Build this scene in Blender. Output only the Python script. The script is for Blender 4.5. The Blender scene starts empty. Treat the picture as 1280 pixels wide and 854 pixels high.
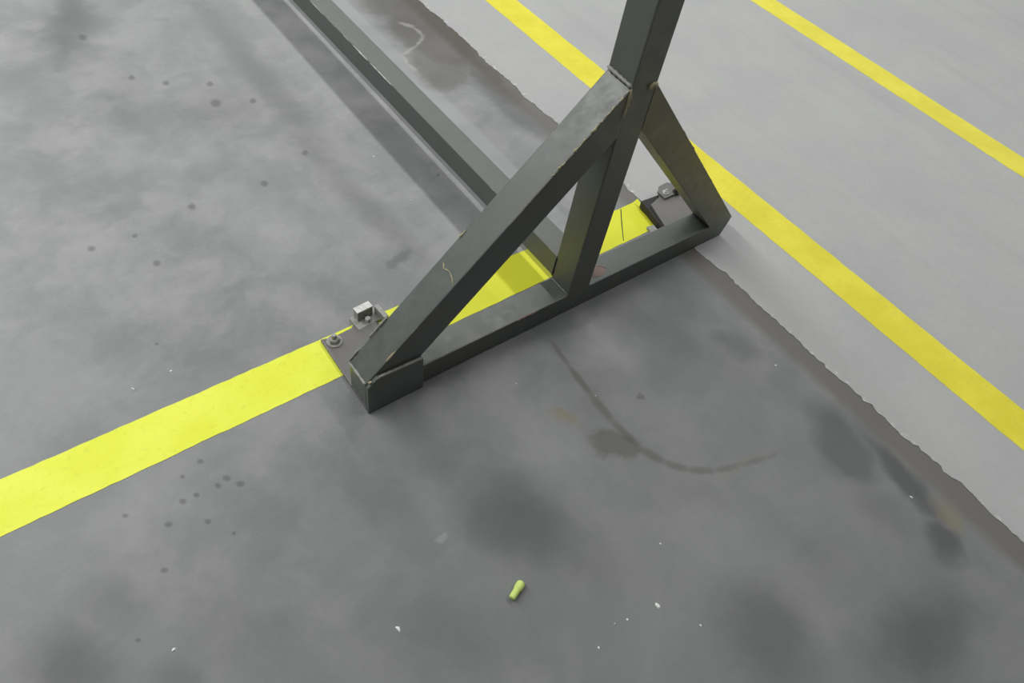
import bpy, bmesh, math, random
from mathutils import Vector, Matrix
random.seed(7)
scene = bpy.context.scene
COL = scene.collection

# ------------------------------------------------------------ camera
cam_d = bpy.data.cameras.new('camera')
cam_d.sensor_fit = 'HORIZONTAL'; cam_d.sensor_width = 36.0
cam_d.lens = 868.52 * 36.0 / 1280.0
cam_d.clip_start = 0.02
cam = bpy.data.objects.new('camera', cam_d); COL.objects.link(cam)
cam.matrix_world = Matrix(((0.79847, 0.39864, -0.45114, -0.41996),
                           (-0.58574, 0.68757, -0.42914, -0.81924),
                           (0.13912, 0.60691, 0.78250, 1.5),
                           (0, 0, 0, 1)))
scene.camera = cam

# ------------------------------------------------------------ light: rows of ceiling tubes running along Y, dim hall around
world = bpy.data.worlds.new('hall'); scene.world = world
world.use_nodes = True
world.node_tree.nodes['Background'].inputs[0].default_value = (0.95, 1.0, 1.0, 1)
world.node_tree.nodes['Background'].inputs[1].default_value = 0.075
def tube_row(x, y0, y1, z, watts, width=0.16):
    d = bpy.data.lights.new('ceiling_row', 'AREA'); d.shape = 'RECTANGLE'
    d.size = width; d.size_y = y1 - y0; d.energy = watts; d.color = (0.985, 1.0, 0.985)
    o = bpy.data.objects.new('ceiling_row', d); COL.objects.link(o)
    o.location = (x, (y0 + y1) / 2, z)
for row in ((3.0, -2.4, 16.0, 5.0, 380, 0.4), (-2.2, -0.3, 16.0, 5.0, 640), (12.5, -2.4, 16.0, 5.0, 900), (-7.0, -2.4, 16.0, 5.0, 130)):
    tube_row(*row)
vs = scene.view_settings
vs.view_transform = 'Standard'; vs.look = 'None'; vs.gamma = 1.0
vs.use_curve_mapping = False
vs.exposure = 0.14

# ------------------------------------------------------------ node helpers
class NT:
    def __init__(s, name):
        s.m = bpy.data.materials.new(name); s.m.use_nodes = True
        s.t = s.m.node_tree; s.n = s.t.nodes; s.l = s.t.links
        s.b = s.n['Principled BSDF']; s.last = None
    def link(s, a, b): s.l.new(a, b)
    def val(s, sock, v):
        if hasattr(v, 'is_output'): s.l.new(v, sock)
        else: sock.default_value = v
    def math(s, op, a, b=0.0, clamp=False):
        n = s.n.new('ShaderNodeMath'); n.operation = op; n.use_clamp = clamp
        s.val(n.inputs[0], a); s.val(n.inputs[1], b); return n.outputs[0]
    def noise(s, vec, scale, detail=4.0, rough=0.55, color=False):
        n = s.n.new('ShaderNodeTexNoise'); n.inputs['Scale'].default_value = scale
        n.inputs['Detail'].default_value = detail; n.inputs['Roughness'].default_value = rough
        s.link(vec, n.inputs['Vector']); return n.outputs['Color' if color else 'Fac']
    def ramp(s, v, a, b, lo=0.0, hi=1.0, smooth=True):
        n = s.n.new('ShaderNodeMapRange'); n.interpolation_type = 'SMOOTHSTEP' if smooth else 'LINEAR'
        s.val(n.inputs[0], v)
        for i, x in enumerate((a, b, lo, hi)): n.inputs[i + 1].default_value = x
        return n.outputs[0]
    def mix(s, f, a, b, mode='MIX'):
        n = s.n.new('ShaderNodeMix'); n.data_type = 'RGBA'; n.blend_type = mode
        s.val(n.inputs[0], f); s.val(n.inputs[6], a); s.val(n.inputs[7], b); return n.outputs[2]
    def vmath(s, op, a, b):
        n = s.n.new('ShaderNodeVectorMath'); n.operation = op
        s.val(n.inputs[0], a); s.val(n.inputs[1], b); return n.outputs[0]
    def coord(s):
        return s.n.new('ShaderNodeTexCoord').outputs['Object']
    def sep(s, v):
        n = s.n.new('ShaderNodeSeparateXYZ'); s.link(v, n.inputs[0]); return n.outputs
    def wobble(s, vec, scale, amp, detail=3.0):
        c = s.noise(vec, scale, detail, 0.6, True)
        c = s.vmath('SUBTRACT', c, (0.5, 0.5, 0.5))
        c = s.vmath('MULTIPLY', c, (amp, amp, 0.0))
        return s.vmath('ADD', vec, c)
    def blobs(s, vec, items):
        """max over soft ellipses lying on the floor: (x, y, ra, rb, turn, strength, softness)"""
        acc = None
        for k, (x, y, ra, rb, th, st, soft) in enumerate(items):
            if k % 3 == 0 and s.last is not None:   # chains the groups, so that the shader compiler takes them in turn
                q = s.n.new('ShaderNodeVectorMath'); q.operation = 'MULTIPLY_ADD'
                s.link(s.last, q.inputs[0]); q.inputs[1].default_value = (1e-7, 1e-7, 1e-7); s.link(vec, q.inputs[2])
                vec = q.outputs[0]
            m = s.n.new('ShaderNodeMapping'); m.vector_type = 'TEXTURE'
            s.link(vec, m.inputs[0])
            m.inputs[1].default_value = (x, y, 0); m.inputs[2].default_value = (0, 0, th)
            m.inputs[3].default_value = (ra, rb, 1e3)
            ln = s.n.new('ShaderNodeVectorMath'); ln.operation = 'LENGTH'; s.link(m.outputs[0], ln.inputs[0])
            v = s.ramp(ln.outputs['Value'], 1.0 + 0.25 * soft, 1.0 - soft * 0.95, 0.0, st)
            acc = v if acc is None else s.math('MAXIMUM', acc, v)
            s.last = acc
        return acc
    def bump(s, h, strength, dist):
        n = s.n.new('ShaderNodeBump'); n.inputs['Strength'].default_value = strength
        n.inputs['Distance'].default_value = dist; s.link(h, n.inputs['Height'])
        s.link(n.outputs[0], s.b.inputs['Normal'])

def gray(v, r=1.0, g=1.0, b=1.0): return (v * r, v * g, v * b, 1)

# ------------------------------------------------------------ materials
# marks on the concrete, some cast shade painted among them: x, y, half axes, turn, strength, softness (metres, radians)
DARK = [ (0.1545, -0.4379, 0.2099, 0.134, 2.116, 0.5, 0.9),
  (0.2202, -0.5925, 0.1072, 0.0845, 2.364, 0.25, 1.0),
  (0.066, -0.2018, 0.1424, 0.0891, 1.581, 0.2, 1.0),  # shade in front of the left foot, painted as a blob
  (0.4475, -0.9427, 0.1712, 0.1296, -2.088, 0.46, 0.8),
  (0.7556, -1.152, 0.2037, 0.1255, 2.885, 0.56, 1.0),
  (1.0098, -0.7371, 0.1366, 0.1089, -2.096, 0.5, 0.55),
  (1.0914, -0.8718, 0.1819, 0.0483, -1.773, 0.62, 0.7),
  (1.0173, -1.0572, 0.0754, 0.0621, -2.55, 0.6, 0.7),
  (1.1822, -0.6951, 0.1275, 0.0432, -1.751, 0.4, 0.8),
  (0.9368, -0.9056, 0.1063, 0.08, 1.714, 0.25, 1.0),
  (-0.7323, -0.1926, 0.1264, 0.0852, 2.204, 0.58, 1.0),
  (-0.5956, -0.3204, 0.0867, 0.0411, 2.462, 0.3, 1.0),
  (-0.6416, -0.1303, 0.0954, 0.0666, 2.785, 0.25, 1.0),
  (-0.4592, -0.3085, 0.1781, 0.0852, 2.173, 0.15, 1.0),
  (-0.0965, -0.1484, 0.1728, 0.0903, 1.434, 0.3, 1.0),
  (0.0483, -0.1401, 0.1491, 0.0978, 1.407, 0.22, 1.0),
  (-0.1275, -0.552, 0.2449, 0.0931, 2.541, 0.12, 1.0),
  (-0.0948, 2.0577, 0.4534, 0.117, 1.298, 0.34, 1.0),
  (0.1667, 1.3161, 0.1465, 0.1386, 1.537, 0.26, 1.0),
  (0.6111, 1.0367, 0.1341, 0.1005, 2.272, 0.18, 0.8),
  (-0.0926, 1.5077, 0.2088, 0.1268, 1.619, 0.14, 1.0),
  (0.9924, -0.1196, 0.1528, 0.1012, 1.653, 0.32, 1.0),
  (1.0078, -0.3568, 0.0731, 0.0571, 2.347, 0.28, 0.8),
  (0.8841, -0.2614, 0.2028, 0.0786, 1.91, 0.15, 1.0),
  (0.6818, -0.2712, 0.1395, 0.0789, 2.71, 0.12, 1.0),
  (0.6892, -0.8898, 0.1021, 0.0923, 2.05, 0.15, 1.0),
  (0.557, -0.6122, 0.1197, 0.0547, 2.443, 0.12, 1.0),
  (1.095, 0.8668, 0.3177, 0.0732, -1.603, 0.5, 0.8),
  (0.3423, 0.4309, 0.0514, 0.0228, -2.549, 0.42, 0.7),
  (0.3055, 0.414, 0.0225, 0.0207, 0.881, 0.35, 0.7),
  (0.6463, 0.6389, 0.1998, 0.0692, -1.646, 0.16, 1.0),
  (0.1095, 0.3819, 0.1614, 0.0769, 2.109, 0.16, 1.0),
  (-0.0791, 0.3285, 0.1827, 0.105, 3.141, 0.1, 1.0),
  (-0.3537, 0.2101, 0.1035, 0.0685, -3.068, 0.12, 1.0),
  (-0.3326, 0.4749, 0.1742, 0.1263, 2.402, 0.1, 1.0),
  (0.8376, 0.7797, 0.1845, 0.137, 1.025, 0.14, 1.0),
  (0.652, -0.0264, 0.1076, 0.0262, 3.128, 0.25, 1.0),  # this and the next: contact shade painted along the beam's front
  (0.2295, -0.0026, 0.133, 0.0335, 3.123, 0.25, 1.0) ]
RAIL_SHADE = [ (0.3624, 1.4387, 0.6768, 0.0715, 1.572, 0.3, 0.95),  # streaks of cast shade beside the rail, painted into the floor colour
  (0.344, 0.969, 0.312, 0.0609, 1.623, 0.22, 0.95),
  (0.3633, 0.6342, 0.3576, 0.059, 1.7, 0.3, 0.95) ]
TAN = [ (0.419, -0.2691, 0.0492, 0.0222, 2.232, 0.55, 0.7),
  (0.7349, -0.6154, 0.0959, 0.0104, 2.884, 0.25, 0.8),
  (1.1071, -1.015, 0.0615, 0.044, 1.204, 0.5, 0.8) ]
BROWN = [ (1.1034, 1.4621, 0.3544, 0.1828, 1.46, 0.64, 0.4),
  (1.0964, 1.7036, 0.2091, 0.1732, 2.23, 0.6, 0.5),
  (0.9911, 1.2262, 0.1735, 0.133, 1.47, 0.5, 0.45),
  (1.1421, 1.1437, 0.3057, 0.0612, 1.555, 0.52, 0.7),
  (0.4804, -0.384, 0.0779, 0.0523, 2.444, 0.52, 0.4),
  (0.6354, -0.2984, 0.0149, 0.0109, 1.908, 0.45, 0.5),
  (0.5223, -0.2514, 0.1314, 0.0421, 0.578, 0.08, 1.0),
  (0.5356, -0.1005, 0.0668, 0.0102, -1.675, 0.42, 0.75),
  (0.5267, -0.1988, 0.0791, 0.0125, -1.659, 0.5, 0.75),
  (0.5203, -0.2967, 0.0665, 0.016, -1.626, 0.5, 0.75),
  (0.5229, -0.3898, 0.0717, 0.0159, 1.658, 0.5, 0.75),
  (0.54, -0.4695, 0.0507, 0.0171, 1.949, 0.5, 0.75),
  (0.5722, -0.5255, 0.0461, 0.0142, 2.268, 0.45, 0.75),
  (0.6216, -0.571, 0.0546, 0.0135, 2.536, 0.42, 0.75),
  (0.6849, -0.6041, 0.0526, 0.0116, 2.819, 0.36, 0.75),
  (0.7572, -0.628, 0.0604, 0.0095, 2.845, 0.3, 0.75),
  (0.8152, -0.6439, 0.0285, 0.0072, 2.975, 0.25, 0.75) ]
SPOTS = [ (-0.3817, 0.0859, 0.009, 0.0073, 2.151, 0.42, 0.6),
  (-0.4273, 0.0698, 0.0071, 0.0056, 2.152, 0.42, 0.6),
  (-0.3497, 0.0162, 0.0106, 0.0086, 2.208, 0.42, 0.6),
  (-0.3724, 0.0097, 0.0088, 0.007, 2.205, 0.42, 0.6),
  (-0.3305, -0.0122, 0.0106, 0.0086, 2.233, 0.42, 0.6),
  (-0.4194, 0.0123, 0.0078, 0.0062, 2.19, 0.42, 0.6),
  (-0.4487, 0.0131, 0.0095, 0.0074, 2.183, 0.42, 0.6),
  (-0.4229, -0.0583, 0.0085, 0.0066, 2.231, 0.42, 0.6),
  (-0.3879, -0.1131, 0.0051, 0.0039, 2.271, 0.42, 0.6),
  (-0.4924, -0.022, 0.0101, 0.0077, 2.193, 0.42, 0.6),
  (-0.5584, 0.0441, 0.0076, 0.0057, 2.145, 0.42, 0.6),
  (-0.5334, -0.1123, 0.0089, 0.0065, 2.229, 0.42, 0.6),
  (-0.6209, -0.2185, 0.0068, 0.0047, 2.253, 0.42, 0.6),
  (0.1915, 1.4592, 0.0182, 0.013, 1.222, 0.42, 0.6),
  (0.1655, 1.3467, 0.0276, 0.0204, 1.23, 0.42, 0.6),
  (-0.0248, 1.5955, 0.0182, 0.0124, 1.323, 0.42, 0.6),
  (0.0635, 1.5204, 0.018, 0.0126, 1.284, 0.42, 0.6),
  (0.136, 0.8972, 0.017, 0.0142, 1.241, 0.42, 0.6),
  (-0.0891, 0.8937, 0.016, 0.013, 1.428, 0.42, 0.6),
  (-0.252, 0.7209, 0.0142, 0.0117, 1.614, 0.42, 0.6),
  (0.3126, 0.9797, 0.0155, 0.0126, 1.102, 0.42, 0.6),
  (-0.3793, 0.8521, 0.0146, 0.0113, 1.626, 0.42, 0.6),
  (-0.2667, 0.8489, 0.01, 0.008, 1.565, 0.42, 0.6),
  (0.2817, 1.3097, 0.0176, 0.0131, 1.165, 0.42, 0.6),
  (-0.0907, 1.8971, 0.0241, 0.0152, 1.345, 0.42, 0.6),
  (0.642, 0.6905, 0.0093, 0.0078, 0.733, 0.42, 0.6),
  (-0.3479, 0.4542, 0.0062, 0.0052, 1.848, 0.42, 0.6) ]
LIGHT = [ (0.3721, 1.6334, 0.3271, 0.2097, 1.668, 0.1, 1.0),
  (-0.1362, 1.1576, 0.2362, 0.1785, 1.408, 0.1, 1.0),
  (0.0653, 0.6917, 0.2969, 0.1392, 1.851, 0.1, 1.0),
  (0.3332, -0.317, 0.1385, 0.1187, 0.546, 0.1, 1.0),
  (0.9429, -0.5799, 0.1228, 0.0876, 1.982, 0.1, 1.0),
  (0.5176, -0.7312, 0.1685, 0.1237, 2.431, 0.1, 1.0),
  (-0.0246, -0.3445, 0.0254, 0.0128, -2.888, 0.25, 0.8),
  (0.0085, -0.3093, 0.1123, 0.0565, 1.821, 0.08, 1.0),
  (-0.4844, 0.0514, 0.1824, 0.0933, 2.492, 0.1, 1.0),
  (0.7587, 0.9684, 0.2657, 0.1056, 1.482, 0.06, 1.0),
  (0.598, -0.1274, 0.1617, 0.0825, 2.674, 0.1, 1.0),
  (0.2088, -0.7805, 0.1099, 0.0927, 3.023, 0.08, 1.0),
  (1.0378, 1.5476, 0.0487, 0.0155, 2.122, 0.45, 0.8),
  (1.0544, 1.4816, 0.0589, 0.0112, -1.627, 0.45, 0.8),
  (1.0192, 1.4182, 0.0629, 0.0092, -2.499, 0.45, 0.8),
  (0.9426, 1.3741, 0.0706, 0.0103, -2.698, 0.45, 0.8),
  (0.896, 1.3264, 0.0434, 0.0094, -1.759, 0.45, 0.8),
  (0.8943, 1.2734, 0.0381, 0.011, 1.625, 0.45, 0.8) ]
SPECKS = [ (-0.1993, -0.4769, 2.5, 5),
  (0.2927, -0.7509, 3, 4.5),
  (0.2148, -0.7352, 2, 2.5),
  (0.3426, -0.8354, 2, 2.5),
  (0.1248, -0.7426, 2, 3),
  (-0.348, 0.3571, 3, 2.5),
  (1.0593, -0.4532, 2.5, 2.5),
  (0.5318, -0.257, 2, 2),
  (0.3958, -0.6518, 2, 3),
  (1.048, -0.9303, 2, 4),
  (0.5017, 0.8649, 2.5, 2.5),
  (0.4972, 0.6234, 2, 2),
  (-0.4402, 0.3518, 3, 2),
  (-0.4379, 0.3478, 2, 2),
  (1.2672, 0.2433, 1.5, 1.5),
  (-0.5745, -0.2713, 4, 3),
  (0.3714, -0.1166, 1.5, 2.5),
  (0.1857, -0.7255, 1.5, 1.5) ]

def floor_material():
    t = NT('worn_concrete'); co = t.coord()
    w1 = t.wobble(co, 5.0, 0.15, 5.0); w2 = t.wobble(co, 22.0, 0.035); w3 = t.wobble(co, 60.0, 0.006)
    wA = t.wobble(w1, 30.0, 0.03)
    n1 = t.noise(co, 1.6, 3); n2 = t.noise(w1, 4.2, 5, 0.6); n3 = t.noise(co, 28, 5, 0.65); n4 = t.noise(co, 240, 3)
    col = t.mix(t.ramp(n2, 0.34, 0.66), gray(0.205, .985, 1.0, 1.02), gray(0.310, 1.0, 1.0, 0.99))
    col = t.mix(t.ramp(n1, 0.35, 0.65, 0.0, 0.35), col, gray(0.23, .97, 1.0, 1.03))
    col = t.mix(t.ramp(n3, 0.3, 0.7, 0.0, 0.16), col, gray(0.16))
    col = t.mix(t.ramp(n4, 0.35, 0.75, 0.0, 0.12), col, gray(0.42))
    x, y, z = t.sep(co)
    # darker towards the near end: dirt, with shade painted into the colour
    yy = t.math('ADD', y, t.math('MULTIPLY', t.math('SUBTRACT', n2, 0.5), 0.5))
    col = t.mix(t.ramp(yy, 0.75, -0.65, 0.0, 0.56), col, gray(0.122, .98, 1.0, 1.0))
    # pale worn track beside the rail
    xw = t.sep(t.wobble(co, 9.0, 0.012))[0]
    band = t.math('MULTIPLY', t.ramp(xw, 0.83, 0.845), t.ramp(xw, 0.915, 0.895))
    band = t.math('MULTIPLY', band, t.ramp(y, 0.25, 0.45))
    band = t.math('MULTIPLY', band, t.ramp(n3, 0.2, 0.5, 0.15, 0.34))
    col = t.mix(band, col, gray(0.40, .99, 1.0, 1.02))
    col = t.mix(t.blobs(w1, LIGHT[:12]), col, gray(0.42))
    col = t.mix(t.blobs(w1, DARK), col, gray(0.040, .96, 1.0, 1.05))
    col = t.mix(t.blobs(w2, RAIL_SHADE), col, gray(0.050, .97, 1.0, 1.0))
    # sealed joint strip along the newer lane
    xs = t.sep(t.wobble(co, 13.0, 0.03))[0]
    sm = t.math('MULTIPLY', t.ramp(xs, 1.10, 1.145), t.ramp(n2, 0.2, 0.5, 0.55, 0.9))
    col = t.mix(sm, col, gray(0.125, 1.08, 1.0, 0.90))
    col = t.mix(t.blobs(wA, BROWN[:7]), col, gray(0.045, 1.28, 1.05, 0.74))
    col = t.mix(t.blobs(t.wobble(co, 35.0, 0.012), BROWN[7:]), col, gray(0.045, 1.30, 1.05, 0.72))
    col = t.mix(t.blobs(wA, TAN), col, (0.20, 0.165, 0.085, 1))
    col = t.mix(t.blobs(w2, [s for s in LIGHT[12:]]), col, gray(0.40, 1.03, 1.0, 0.93))
    col = t.mix(t.blobs(w3, SPOTS), col, gray(0.02))
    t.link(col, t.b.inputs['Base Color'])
    t.link(t.ramp(n2, 0.2, 0.8, 0.42, 0.62), t.b.inputs['Roughness'])
    t.b.inputs['Specular IOR Level'].default_value = 0.35
    t.bump(t.math('ADD', n3, t.math('MULTIPLY', n4, 0.4)), 0.15, 0.002)
    return t.m

def lane_material():
    t = NT('pale_lane_concrete'); co = t.coord()
    n1 = t.noise(t.wobble(co, 3, 0.3), 2.2, 5, 0.6); n3 = t.noise(co, 40, 5, 0.6); n4 = t.noise(co, 300, 2)
    st = t.n.new('ShaderNodeMapping'); t.link(co, st.inputs[0]); st.inputs[3].default_value = (7.0, 0.5, 1)
    ns = t.noise(st.outputs[0], 1.0, 4, 0.6)
    col = t.mix(t.ramp(n1, 0.3, 0.7), gray(0.375, 1.0, 1.0, 1.0), gray(0.415, 1.0, 1.0, 0.985))
    col = t.mix(t.ramp(ns, 0.5, 0.75, 0.0, 0.35), col, gray(0.30, 1.01, 1.0, 1.0))
    col = t.mix(t.ramp(n3, 0.35, 0.7, 0.0, 0.14), col, gray(0.28))
    col = t.mix(t.ramp(n4, 0.4, 0.7, 0.0, 0.1), col, gray(0.55))
    ed = t.math('MULTIPLY', t.ramp(t.sep(co)[0], 1.215, 1.195), t.ramp(t.noise(co, 45, 3, 0.6), 0.56, 0.66, 0.0, 0.8))
    col = t.mix(ed, col, gray(0.62))
    t.link(col, t.b.inputs['Base Color']); t.b.inputs['Roughness'].default_value = 0.6
    t.b.inputs['Specular IOR Level'].default_value = 0.3
    t.bump(n3, 0.1, 0.001)
    return t.m

def tape_material(name, c1, c2, dirt, amount, dull_right=False):
    t = NT(name); co = t.coord()
    n1 = t.noise(co, 7, 5, 0.6); n2 = t.noise(co, 60, 5, 0.7); n3 = t.noise(co, 260, 2)
    col = t.mix(t.ramp(n1, 0.35, 0.65), c1, c2)
    col = t.mix(t.ramp(n2, 0.52, 0.80, 0.0, amount), col, dirt)
    col = t.mix(t.ramp(n3, 0.70, 0.8, 0.0, amount), col, dirt)
    if dull_right:   # duller yellow from under the stand to the right end
        sc = t.math('MULTIPLY', t.ramp(t.sep(co)[0], 0.12, 0.35), t.ramp(n1, 0.2, 0.6, 0.55, 1.0))
        col = t.mix(sc, col, (0.66, 0.67, 0.030, 1))
    t.link(col, t.b.inputs['Base Color']); t.b.inputs['Roughness'].default_value = 0.55
    t.b.inputs['Specular IOR Level'].default_value = 0.3
    t.bump(n2, 0.1, 0.0005)
    return t.m

def steel_material(name, base, olive, wear=0.5, rough=0.46):
    t = NT(name); co = t.coord()
    n1 = t.noise(co, 5, 4, 0.6); n2 = t.noise(co, 30, 5, 0.65); n3 = t.noise(co, 160, 3)
    col = t.mix(t.ramp(n1, 0.38, 0.66), base, olive)
    col = t.mix(t.ramp(n2, 0.45, 0.75, 0.0, 0.3), col, (base[0] * 1.5, base[1] * 1.45, base[2] * 1.4, 1))
    # paint worn through on the edges
    bv = t.n.new('ShaderNodeBevel'); bv.samples = 6; bv.inputs['Radius'].default_value = 0.006
    ge = t.n.new('ShaderNodeNewGeometry')
    dt = t.n.new('ShaderNodeVectorMath'); dt.operation = 'DOT_PRODUCT'
    t.link(bv.outputs[0], dt.inputs[0]); t.link(ge.outputs['True Normal'], dt.inputs[1])
    edge = t.ramp(dt.outputs['Value'], 0.995, 0.90)
    chip = t.math('MULTIPLY', edge, t.ramp(t.noise(t.wobble(co, 40, 0.02), 11, 5, 0.7), 0.56, 0.64, 0.0, wear))
    col = t.mix(chip, col, (0.42, 0.38, 0.20, 1))
    speck = t.ramp(n3, 0.74, 0.79, 0.0, 0.5 * wear)
    col = t.mix(speck, col, (0.35, 0.35, 0.32, 1))
    t.link(col, t.b.inputs['Base Color'])
    t.link(t.ramp(n2, 0.3, 0.7, rough - 0.06, rough + 0.08), t.b.inputs['Roughness'])
    t.b.inputs['Specular IOR Level'].default_value = 0.85
    t.bump(n2, 0.12, 0.0015)
    return t.m

def plain(name, c, rough=0.5, metal=0.0, var=0.35):
    t = NT(name); co = t.coord()
    n = t.noise(co, 90, 4, 0.6)
    t.link(t.mix(t.ramp(n, 0.3, 0.7, 0.0, var), c, (c[0] * .45, c[1] * .45, c[2] * .42, 1)), t.b.inputs['Base Color'])
    t.b.inputs['Roughness'].default_value = rough; t.b.inputs['Metallic'].default_value = metal
    t.bump(n, 0.15, 0.001)
    return t.m

M_FLOOR = floor_material(); M_LANE = lane_material()
M_TAPE = tape_material('yellow_tape_bright', (0.75, 0.79, 0.050, 1), (0.80, 0.84, 0.085, 1), (0.40, 0.36, 0.06, 1), 0.35, True)
M_PAINT = tape_material('yellow_line_worn', (0.70, 0.62, 0.034, 1), (0.77, 0.69, 0.050, 1), (0.45, 0.40, 0.12, 1), 0.45)
M_STEEL = steel_material('dark_green_paint', (0.085, 0.097, 0.089, 1), (0.082, 0.086, 0.070, 1))
M_OLIVE = steel_material('dark_olive_paint', (0.105, 0.108, 0.080, 1), (0.112, 0.094, 0.045, 1))
M_PLATE = steel_material('dusty_plate_paint', (0.118, 0.110, 0.108, 1), (0.105, 0.100, 0.094, 1), 0.25, 0.5)
M_RUST = plain('rubbed_rusty_paint', (0.21, 0.145, 0.125, 1), 0.6)
M_BEAD = plain('weld_and_highlight_paint', (0.30, 0.30, 0.28, 1), 0.45)
M_RAW = plain('chipped_tan_metal', (0.42, 0.37, 0.22, 1), 0.5)
M_GALV = plain('galvanised_metal', (0.62, 0.62, 0.60, 1), 0.38, 0.25, 0.4)
M_DULL = plain('dull_metal', (0.38, 0.37, 0.35, 1), 0.5, 0.1, 0.6)
M_BLACK = plain('black_rubber', (0.022, 0.020, 0.020, 1), 0.7)
M_PLUG = plain('lime_foam', (0.62, 0.74, 0.20, 1), 0.8, 0.0, 0.12)
M_WHITE = plain('white_chip', (0.75, 0.75, 0.72, 1), 0.6, 0.0, 0.1)

# ------------------------------------------------------------ mesh helpers
def obj(name, bm, mat, parent=None, bevel=0.0, smooth=False):
    if bevel:
        bmesh.ops.bevel(bm, geom=list(bm.edges), offset=bevel, segments=2, profile=0.6, affect='EDGES', clamp_overlap=True)
    bmesh.ops.recalc_face_normals(bm, faces=bm.faces)
    me = bpy.data.meshes.new(name); bm.to_mesh(me); bm.free()
    if smooth:
        for p in me.polygons: p.use_smooth = True
    me.materials.append(mat)
    o = bpy.data.objects.new(name, me); COL.objects.link(o)
    if parent: o.parent = parent
    return o

def tag(o, label=None, cat=None, group=None, kind=None):
    for k, v in (('label', label), ('category', cat), ('group', group), ('kind', kind)):
        if v: o[k] = v
    return o

def prism(poly, axis, a, b):
    """polygon in the plane across `axis`, pushed from a to b"""
    bm = bmesh.new()
    def P(p, h):
        return {'x': (h, p[0], p[1]), 'y': (p[0], h, p[1]), 'z': (p[0], p[1], h)}[axis]
    lo = [bm.verts.new(P(p, a)) for p in poly]; hi = [bm.verts.new(P(p, b)) for p in poly]
    bm.faces.new(lo); bm.faces.new(hi[::-1])
    for i in range(len(poly)):
        j = (i + 1) % len(poly); bm.faces.new((lo[i], hi[i], hi[j], lo[j]))
    return bm

def box(x0, x1, y0, y1, z0, z1):
    return prism([(x0, y0), (x1, y0), (x1, y1), (x0, y1)], 'z', z0, z1)


def bead(pts, r, seg=8, rag=0.35, step=0.006):
    """lumpy weld bead along a polyline"""
    bm = bmesh.new(); rings = []
    P = [Vector(p) for p in pts]; fine = []
    for a, b in zip(P, P[1:]):
        n = max(1, int((b - a).length / step))
        fine += [a.lerp(b, i / n) for i in range(n)]
    fine.append(P[-1])
    for i, p in enumerate(fine):
        d = (fine[min(i + 1, len(fine) - 1)] - fine[max(i - 1, 0)]).normalized()
        u = d.orthogonal().normalized(); v = d.cross(u)
        rr = r * (1 + rag * (random.random() - 0.5) * 2) * (0.5 if i in (0, len(fine) - 1) else 1)
        rings.append([bm.verts.new(p + (u * math.cos(k * math.tau / seg) + v * math.sin(k * math.tau / seg)) * rr) for k in range(seg)])
    for A, B in zip(rings, rings[1:]):
        for k in range(seg): bm.faces.new((A[k], A[(k + 1) % seg], B[(k + 1) % seg], B[k]))
    bm.faces.new(rings[0]); bm.faces.new(rings[-1][::-1])
    return bm

def lathe(prof, seg, M):
    bm = bmesh.new(); rings = []
    for r, z in prof:
        rings.append([bm.verts.new(M @ Vector((r * math.cos(k * math.tau / seg), r * math.sin(k * math.tau / seg), z))) for k in range(seg)])
    for A, B in zip(rings, rings[1:]):
        for k in range(seg): bm.faces.new((A[k], A[(k + 1) % seg], B[(k + 1) % seg], B[k]))
    bm.faces.new(rings[0][::-1]); bm.faces.new(rings[-1])
    return bm

# ------------------------------------------------------------ the setting
bm = bmesh.new()
vs_ = [bm.verts.new(p) for p in ((-5, -5, 0), (9, -5, 0), (9, 12, 0), (-5, 12, 0))]
bm.faces.new(vs_)
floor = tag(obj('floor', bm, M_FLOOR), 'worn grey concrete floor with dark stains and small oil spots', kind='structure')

# newer pale lane laid over it, chipped edge along the joint
rnd = random.Random(3)
edge = []; y = -4.0; base_x = 1.192; off = 0.0
while y < 8.0:
    off = off * 0.86 + (rnd.random() - 0.5) * 0.010
    edge.append((base_x + off + (0.006 if rnd.random() < 0.07 else 0), y))
    y += 0.012 if -1.3 < y < 2.5 else 0.2
bm = bmesh.new()
L0 = [bm.verts.new((x, y, 0.0)) for x, y in edge]; L1 = [bm.verts.new((x, y, 0.0015)) for x, y in edge]
R1 = [bm.verts.new((8.9, y, 0.0015)) for x, y in edge]
for i in range(len(edge) - 1):
    bm.faces.new((L0[i], L1[i], L1[i + 1], L0[i + 1])); bm.faces.new((L1[i], R1[i], R1[i + 1], L1[i + 1]))
lane = tag(obj('trim_1', bm, M_LANE), 'pale smooth concrete lane with chipped edge along dark floor joint', kind='structure')

def strip(name, pts_lo, pts_hi, z0, z1, mat):
    bm = bmesh.new()
    A = [bm.verts.new((x, y, z1)) for x, y in pts_lo]; B = [bm.verts.new((x, y, z1)) for x, y in pts_hi]
    A0 = [bm.verts.new((x, y, z0)) for x, y in pts_lo]; B0 = [bm.verts.new((x, y, z0)) for x, y in pts_hi]
    for i in range(len(A) - 1):
        bm.faces.new((A[i], A[i + 1], B[i + 1], B[i])); bm.faces.new((A0[i], A0[i + 1], A[i + 1], A[i])); bm.faces.new((B[i], B[i + 1], B0[i + 1], B0[i]))
    bm.faces.new((A0[0], A[0], B[0], B0[0])); bm.faces.new((A0[-1], B0[-1], B[-1], A[-1]))
    return obj(name, bm, mat)

def jag(a): return (rnd.random() - 0.5) * a
xs = [-3.0 + i * 0.02 for i in range(int(4.2 / 0.02) - 0)]
lo = [(x, 0.1345 + 0.008 * x + jag(0.0022)) for x in xs]; hi = [(x, 0.2655 + 0.008 * x + jag(0.0022)) for x in xs]
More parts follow.
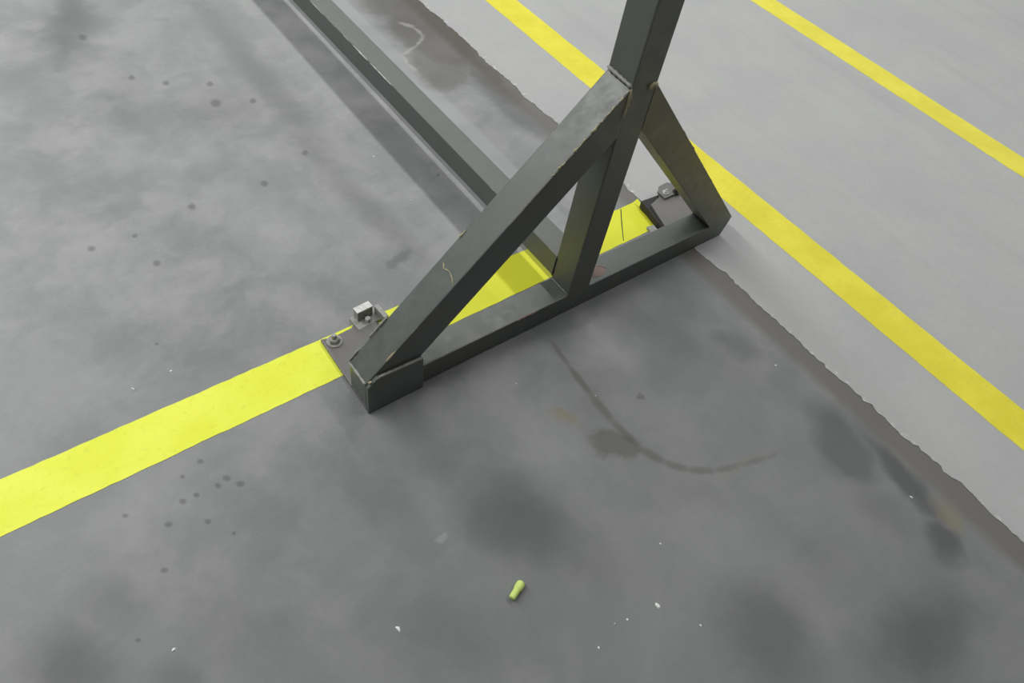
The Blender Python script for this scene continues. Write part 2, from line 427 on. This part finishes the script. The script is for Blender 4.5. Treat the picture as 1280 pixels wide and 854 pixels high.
# torn right-hand end reaching the joint
lo[-1] = (1.150, 0.158); hi[-1] = (1.186, 0.282)
tape = tag(strip('floor_tape', lo, hi, 0.0, 0.0009, M_TAPE),
           'bright yellow floor tape running under the feet of the steel stand', 'floor tape')
# two splits across the tape
for (xa, ya, xb, yb, w) in ((1.098, 0.270, 1.003, 0.150, 0.004), ):
    s = strip('split', [(xa - w, ya), ((xa + xb) / 2 - w * .6, (ya + yb) / 2 + 0.004), (xb - w, yb)], [(xa, ya), ((xa + xb) / 2 + w * .5, (ya + yb) / 2 + 0.004), (xb - w * .3, yb)], 0.0009, 0.0011, M_BLACK)
    s.parent = tape; s['label'] = 'thin dark split across the tape'
ys = [-3.5 + i * 0.05 for i in range(211)]
tag(strip('painted_line', [(1.466 + jag(0.003), y) for y in ys], [(1.603 + jag(0.003), y) for y in ys], 0.0015, 0.0022, M_PAINT),
    'broad yellow line painted on pale lane, the nearer one passing behind the post', 'floor line')
tag(strip('painted_line', [(2.742 + jag(0.003), y) for y in ys], [(2.879 + jag(0.003), y) for y in ys], 0.0015, 0.0022, M_PAINT),
    'yellow line on pale lane farthest from the steel stand, in the upper right corner', 'floor line')

# ------------------------------------------------------------ the steel stand
stand = bpy.data.objects.new('steel_stand', None); COL.objects.link(stand)
tag(stand, 'dark green steel post stand with two slanting braces, floor beam and long low rail', 'stand')
YF, YB = 0.012, 0.090
B = 0.0035
obj('base_beam', prism([(0.0, 0.011), (0.0, 0.076), (1.333, 0.076), (1.333, 0.060), (1.318, 0.001), (0.155, 0.001), (0.155, 0.011)], 'y', YF, YB), M_STEEL, stand, B)
obj('post', box(0.635, 0.7135, YF, YB, 0.070, 1.42), M_STEEL, stand, B)
obj('post_cap', box(0.637, 0.7115, YF + .002, YB - .002, 1.42, 1.425), M_STEEL, stand)
obj('diagonal_brace', prism([(0.0, 0.074), (0.0, 0.114), (0.637, 0.729), (0.637, 0.606), (0.100, 0.074)], 'y', YF - 0.001, YB + 0.001), M_STEEL, stand, B)
obj('diagonal_brace', prism([(0.711, 0.722), (1.333, 0.078), (1.333, 0.074), (1.228, 0.074), (0.711, 0.604)], 'y', YF - 0.001, YB), M_OLIVE, stand, B)
obj('long_rail', box(0.634, 0.710, YB - 0.001, 4.2, 0.088, 0.164), M_STEEL, stand, B)
obj('gusset_plate', prism([(0.0, 0.0005), (0.0, 0.110), (0.026, 0.134), (0.152, 0.127), (0.156, 0.0005)], 'y', 0.0, YF - 0.001), M_STEEL, stand, 0.0015)

# left foot
foot = obj('foot_plate', prism([(0.0, YF + .001), (0.158, YF + .001), (0.160, 0.235), (0.152, 0.264), (0.100, 0.262), (0.090, 0.251), (0.040, 0.248), (0.002, 0.258)], 'z', 0.001, 0.011), M_PLATE, stand, 0.0015)
T = Matrix.Translation
def bolt(x, y, z, parent, mat, s=1.0, name='anchor_bolt_or_hole'):
    o = obj(name, lathe([(0.006 * s, 0), (0.006 * s, 0.022 * s), (0.0045 * s, 0.025 * s)], 12, T((x, y, z))), mat, parent)
    obj('nut', lathe([(0.0115 * s, 0.002), (0.0125 * s, 0.004), (0.0125 * s, 0.012 * s), (0.011 * s, 0.0135 * s)], 6, T((x, y, z)) @ Matrix.Rotation(0.3, 4, 'Z')), mat, parent)
    obj('washer', lathe([(0.018 * s, 0.0), (0.018 * s, 0.0025)], 20, T((x, y, z))), mat, parent)
    return o
bolt(0.030, 0.234, 0.011, foot, M_DULL, 1.15)
# small galvanised clip standing at the back corner of the left foot
def clip_part(name, bm, mat): return obj(name, bm, mat, stand, 0.001)
cx, cy, rot = 0.142, 0.252, Matrix.Rotation(math.radians(4), 4, 'Z')
def cbox(x0, x1, y0, y1, z0, z1):
    bm = box(x0, x1, y0, y1, z0, z1); bmesh.ops.transform(bm, matrix=T((cx, cy, 0)) @ rot, verts=bm.verts); return bm
clip = obj('anchor_bracket', cbox(-0.028, 0.020, 0.012, 0.034, 0.043, 0.047), M_GALV, stand, 0.001)
clip['label'] = 'bright galvanised bracket at back corner of left foot'
obj('bracket_leg', cbox(-0.027, -0.023, 0.012, 0.033, 0.011, 0.044), M_DULL, clip, 0.001)
obj('bracket_leg', cbox(0.015, 0.019, 0.012, 0.033, 0.011, 0.044), M_DULL, clip, 0.001)
obj('bracket_face', cbox(-0.023, 0.015, 0.013, 0.016, 0.0115, 0.043), M_DULL, clip, 0.001)
obj('bracket_base', cbox(-0.040, 0.034, -0.012, 0.036, 0.0012, 0.0115), M_DULL, clip, 0.001)
obj('bracket_bolt', lathe([(0.0085, 0), (0.0085, 0.012), (0.006, 0.014)], 6, T((cx - 0.004, cy + 0.001, 0.011))), M_GALV, clip)
obj('side_lug', cbox(0.026, 0.040, -0.034, 0.016, 0.0115, 0.040), M_DULL, clip, 0.003)

# right foot: plate on a dark pad, tab with a bolt and a dark hole at the back
obj('rubber_pad', prism([(1.128, YB + 0.003), (1.300, YB + 0.003), (1.312, 0.236), (1.158, 0.246)], 'z', 0.0045, 0.030), M_BLACK, stand, 0.002)
foot2 = obj('foot_plate', prism([(1.132, YB + .001), (1.320, YB + .001), (1.318, 0.240), (1.295, 0.258), (1.238, 0.252), (1.226, 0.226), (1.168, 0.212)], 'z', 0.030, 0.038), M_PLATE, stand, 0.0015)
obj('back_tab', prism([(1.226, 0.206), (1.312, 0.206), (1.308, 0.250), (1.290, 0.264), (1.250, 0.262), (1.226, 0.240)], 'z', 0.038, 0.046), M_PLATE, foot2, 0.0015)
bolt(1.247, 0.226, 0.046, foot2, M_GALV, 0.6)
bolt(1.285, 0.212, 0.046, foot2, M_BLACK, 0.7)  # black bolt shape standing in for the dark hole in the tab
obj('shim', prism([(1.098, 0.115), (1.128, 0.112), (1.134, 0.150), (1.108, 0.156)], 'z', 0.001, 0.012), M_DULL, stand, 0.001)

# welds and worn paint, some pale beads drawn as edge highlights
def weld(pts, r, mat, label=None):
    o = obj('weld_or_highlight_bead', bead(pts, r), mat, stand, smooth=True)
    if label: o['label'] = label
weld([(0.633, YB, 0.735), (0.633, YF, 0.731)], 0.0055, M_BEAD)
weld([(0.6335, YF - .001, 0.727), (0.6345, YF - .001, 0.69), (0.632, YF - .001, 0.655)], 0.004, M_RAW, 'tan chipped weld beside the post')
weld([(0.7135, YF - .001, 0.715), (0.700, YF - .001, 0.722), (0.688, YF - 0.001, 0.712)], 0.0065, M_RAW, 'tan chipped weld at top of right brace')
weld([(0.7135, YF, 0.604), (0.7135, YB, 0.604)], 0.004, M_OLIVE)
weld([(0.030, 0.004, 0.1335), (0.152, 0.004, 0.1275)], 0.0030, M_BEAD)
weld([(0.0, YF, 0.115), (0.0, YB, 0.113)], 0.0032, M_BEAD)  # pale bead drawn as the highlight on the brace's end edge
weld([(0.635, YF, 0.077), (0.635, YB, 0.077)], 0.004, M_STEEL)
weld([(0.7135, YF, 0.077), (0.7135, YB, 0.077)], 0.004, M_STEEL)
weld([(0.634, YB, 0.088), (0.634, YB, 0.164)], 0.003, M_STEEL)
weld([(0.03, YB + 0.002, 0.145), (0.0, YB + 0.001, 0.116)], 0.003, M_BEAD)
weld([(0.055, YB + .002, 0.170), (0.105, YB + .002, 0.2175)], 0.0035, M_BEAD, 'pale weld along back edge of left brace')
weld([(0.006, 0.006, 0.124), (0.012, 0.004, 0.128)], 0.0085, M_RAW, 'yellowish lump at foot of left brace')
# raised line of flaked paint across the left brace
n = Vector((-0.695, 0, 0.719))
def on_brace(x, y): return (Vector((x, y, 0.114 + (x) * 0.9655)) + n * 0.0005)
obj('paint_flake_or_sheen', bead([on_brace(0.242, 0.076), on_brace(0.236, 0.064), on_brace(0.240, 0.048), on_brace(0.236, 0.030), on_brace(0.228, 0.014)], 0.0016, 6, 0.5), M_RAW, stand)
obj('paint_flake_or_sheen', bead([on_brace(0.290, 0.089), on_brace(0.306, 0.088)], 0.0028, 6, 0.5), M_RAW, stand)
obj('paint_flake_or_sheen', bead([on_brace(0.055, 0.012), on_brace(0.083, 0.012)], 0.0020, 6, 0.5), M_RAW, stand)
x = 0.462
while x < 0.622:
    l = 0.006 + 0.022 * random.random()
    yy = 0.0125 + 0.003 * random.random()
    obj('paint_flake_or_sheen', bead([on_brace(x, yy), on_brace(x + l * .5, 0.0118), on_brace(x + l, yy)], 0.0009 + 0.0013 * random.random(), 6, 0.8, 0.004), M_RAW, stand)
    x += l * (0.8 + 0.7 * random.random())
def on_right(x): return (x, YF + 0.0015, 0.7215 - (x - 0.711) * 1.0354)
for x in (0.878, 0.892, 0.905, 0.925, 0.945, 1.02, 1.10):
    obj('paint_flake_or_sheen', bead([on_right(x), on_right(x + 0.022)], 0.0012 * (0.6 + random.random()), 6, 0.7, 0.004), M_RUST if random.random() < .5 else M_RAW, stand)
for pts, r in ((((0.452, YF, 0.0755), (0.512, YF, 0.0755)), .0030), (((0.500, YF, 0.074), (0.530, YF, 0.0755)), .0022)):
    obj('paint_flake_or_sheen', bead(pts, r, 6, 0.6), M_RUST, stand)
# rubbed patch on the beam right of the post
rp = [(0.745, 0.030), (0.775, 0.022), (0.800, 0.034), (0.795, 0.060), (0.768, 0.078), (0.748, 0.058)]
obj('rubbed_patch', prism(rp, 'z', 0.0758, 0.0766), M_RUST, stand)['label'] = 'pinkish rubbed patch on the floor beam'
obj('paint_flake_or_sheen', bead([(0.745, 0.080, 0.0765), (0.775, 0.070, 0.0765), (0.800, 0.050, 0.0765), (0.806, 0.036, 0.0765)], 0.0014, 6, 0.6), M_BEAD, stand)
for y0, y1, r in ((0.98, 1.12, .0014), (1.14, 1.24, .0018), (1.27, 1.31, .0012), (1.46, 1.55, .0010)):  # pale worn-paint beads that also draw the sheen on the rail's edge
    obj('paint_flake_or_sheen', bead([(0.6345, y0, 0.1638), (0.6345, y1, 0.1638)], r, 6, 0.5, 0.015), M_GALV, stand)

# ------------------------------------------------------------ loose bits on the floor
plug_prof = [(0.0050, 0.0), (0.0072, 0.001), (0.0078, 0.004), (0.0078, 0.020), (0.0086, 0.023), (0.0098, 0.027), (0.0100, 0.034), (0.0092, 0.040), (0.006, 0.043), (0.002, 0.0442)]
ax = Vector((0.0402, 0.0163, 0)).normalized()
Mp = T((0.0285, -0.5605, 0.0100)) @ ax.to_track_quat('Z', 'Y').to_matrix().to_4x4()
tag(obj('foam_earplug', lathe(plug_prof, 20, Mp), M_PLUG, smooth=True), 'small lime yellow foam earplug lying on the grey floor', 'earplug')

def chip(bm, x, y, rx, ry, rnd, z=0.0):
    top = []; bot = []
    for k in range(5):
        a = k * math.tau / 5 + rnd.random() * .7; r = 0.7 + .5 * rnd.random()
        top.append(bm.verts.new((x + rx * .6 * r * math.cos(a), y + ry * .6 * r * math.sin(a), z + 0.0022)))
        bot.append(bm.verts.new((x + rx * r * math.cos(a), y + ry * r * math.sin(a), z)))
    bm.faces.new(top)
    for k in range(5): bm.faces.new((bot[k], bot[(k + 1) % 5], top[(k + 1) % 5], top[k]))
LAB = {0: 'white chip on the floor nearest the lower edge, left of the earplug', 1: 'largest white chip on the floor right of the earplug'}
grit = bmesh.new()
for i, (x, y, a, b) in enumerate(SPECKS):
    if i in LAB:
        bm = bmesh.new(); chip(bm, x, y, a * 0.0016, b * 0.0016, rnd)
        tag(obj('paint_chip', bm, M_WHITE), LAB[i], 'chip')
    else:
        chip(grit, x, y, a * 0.0013, b * 0.0013, rnd)
tag(obj('floor_grit', grit, M_WHITE), 'tiny white grit specks scattered over the grey floor', 'grit', kind='stuff')
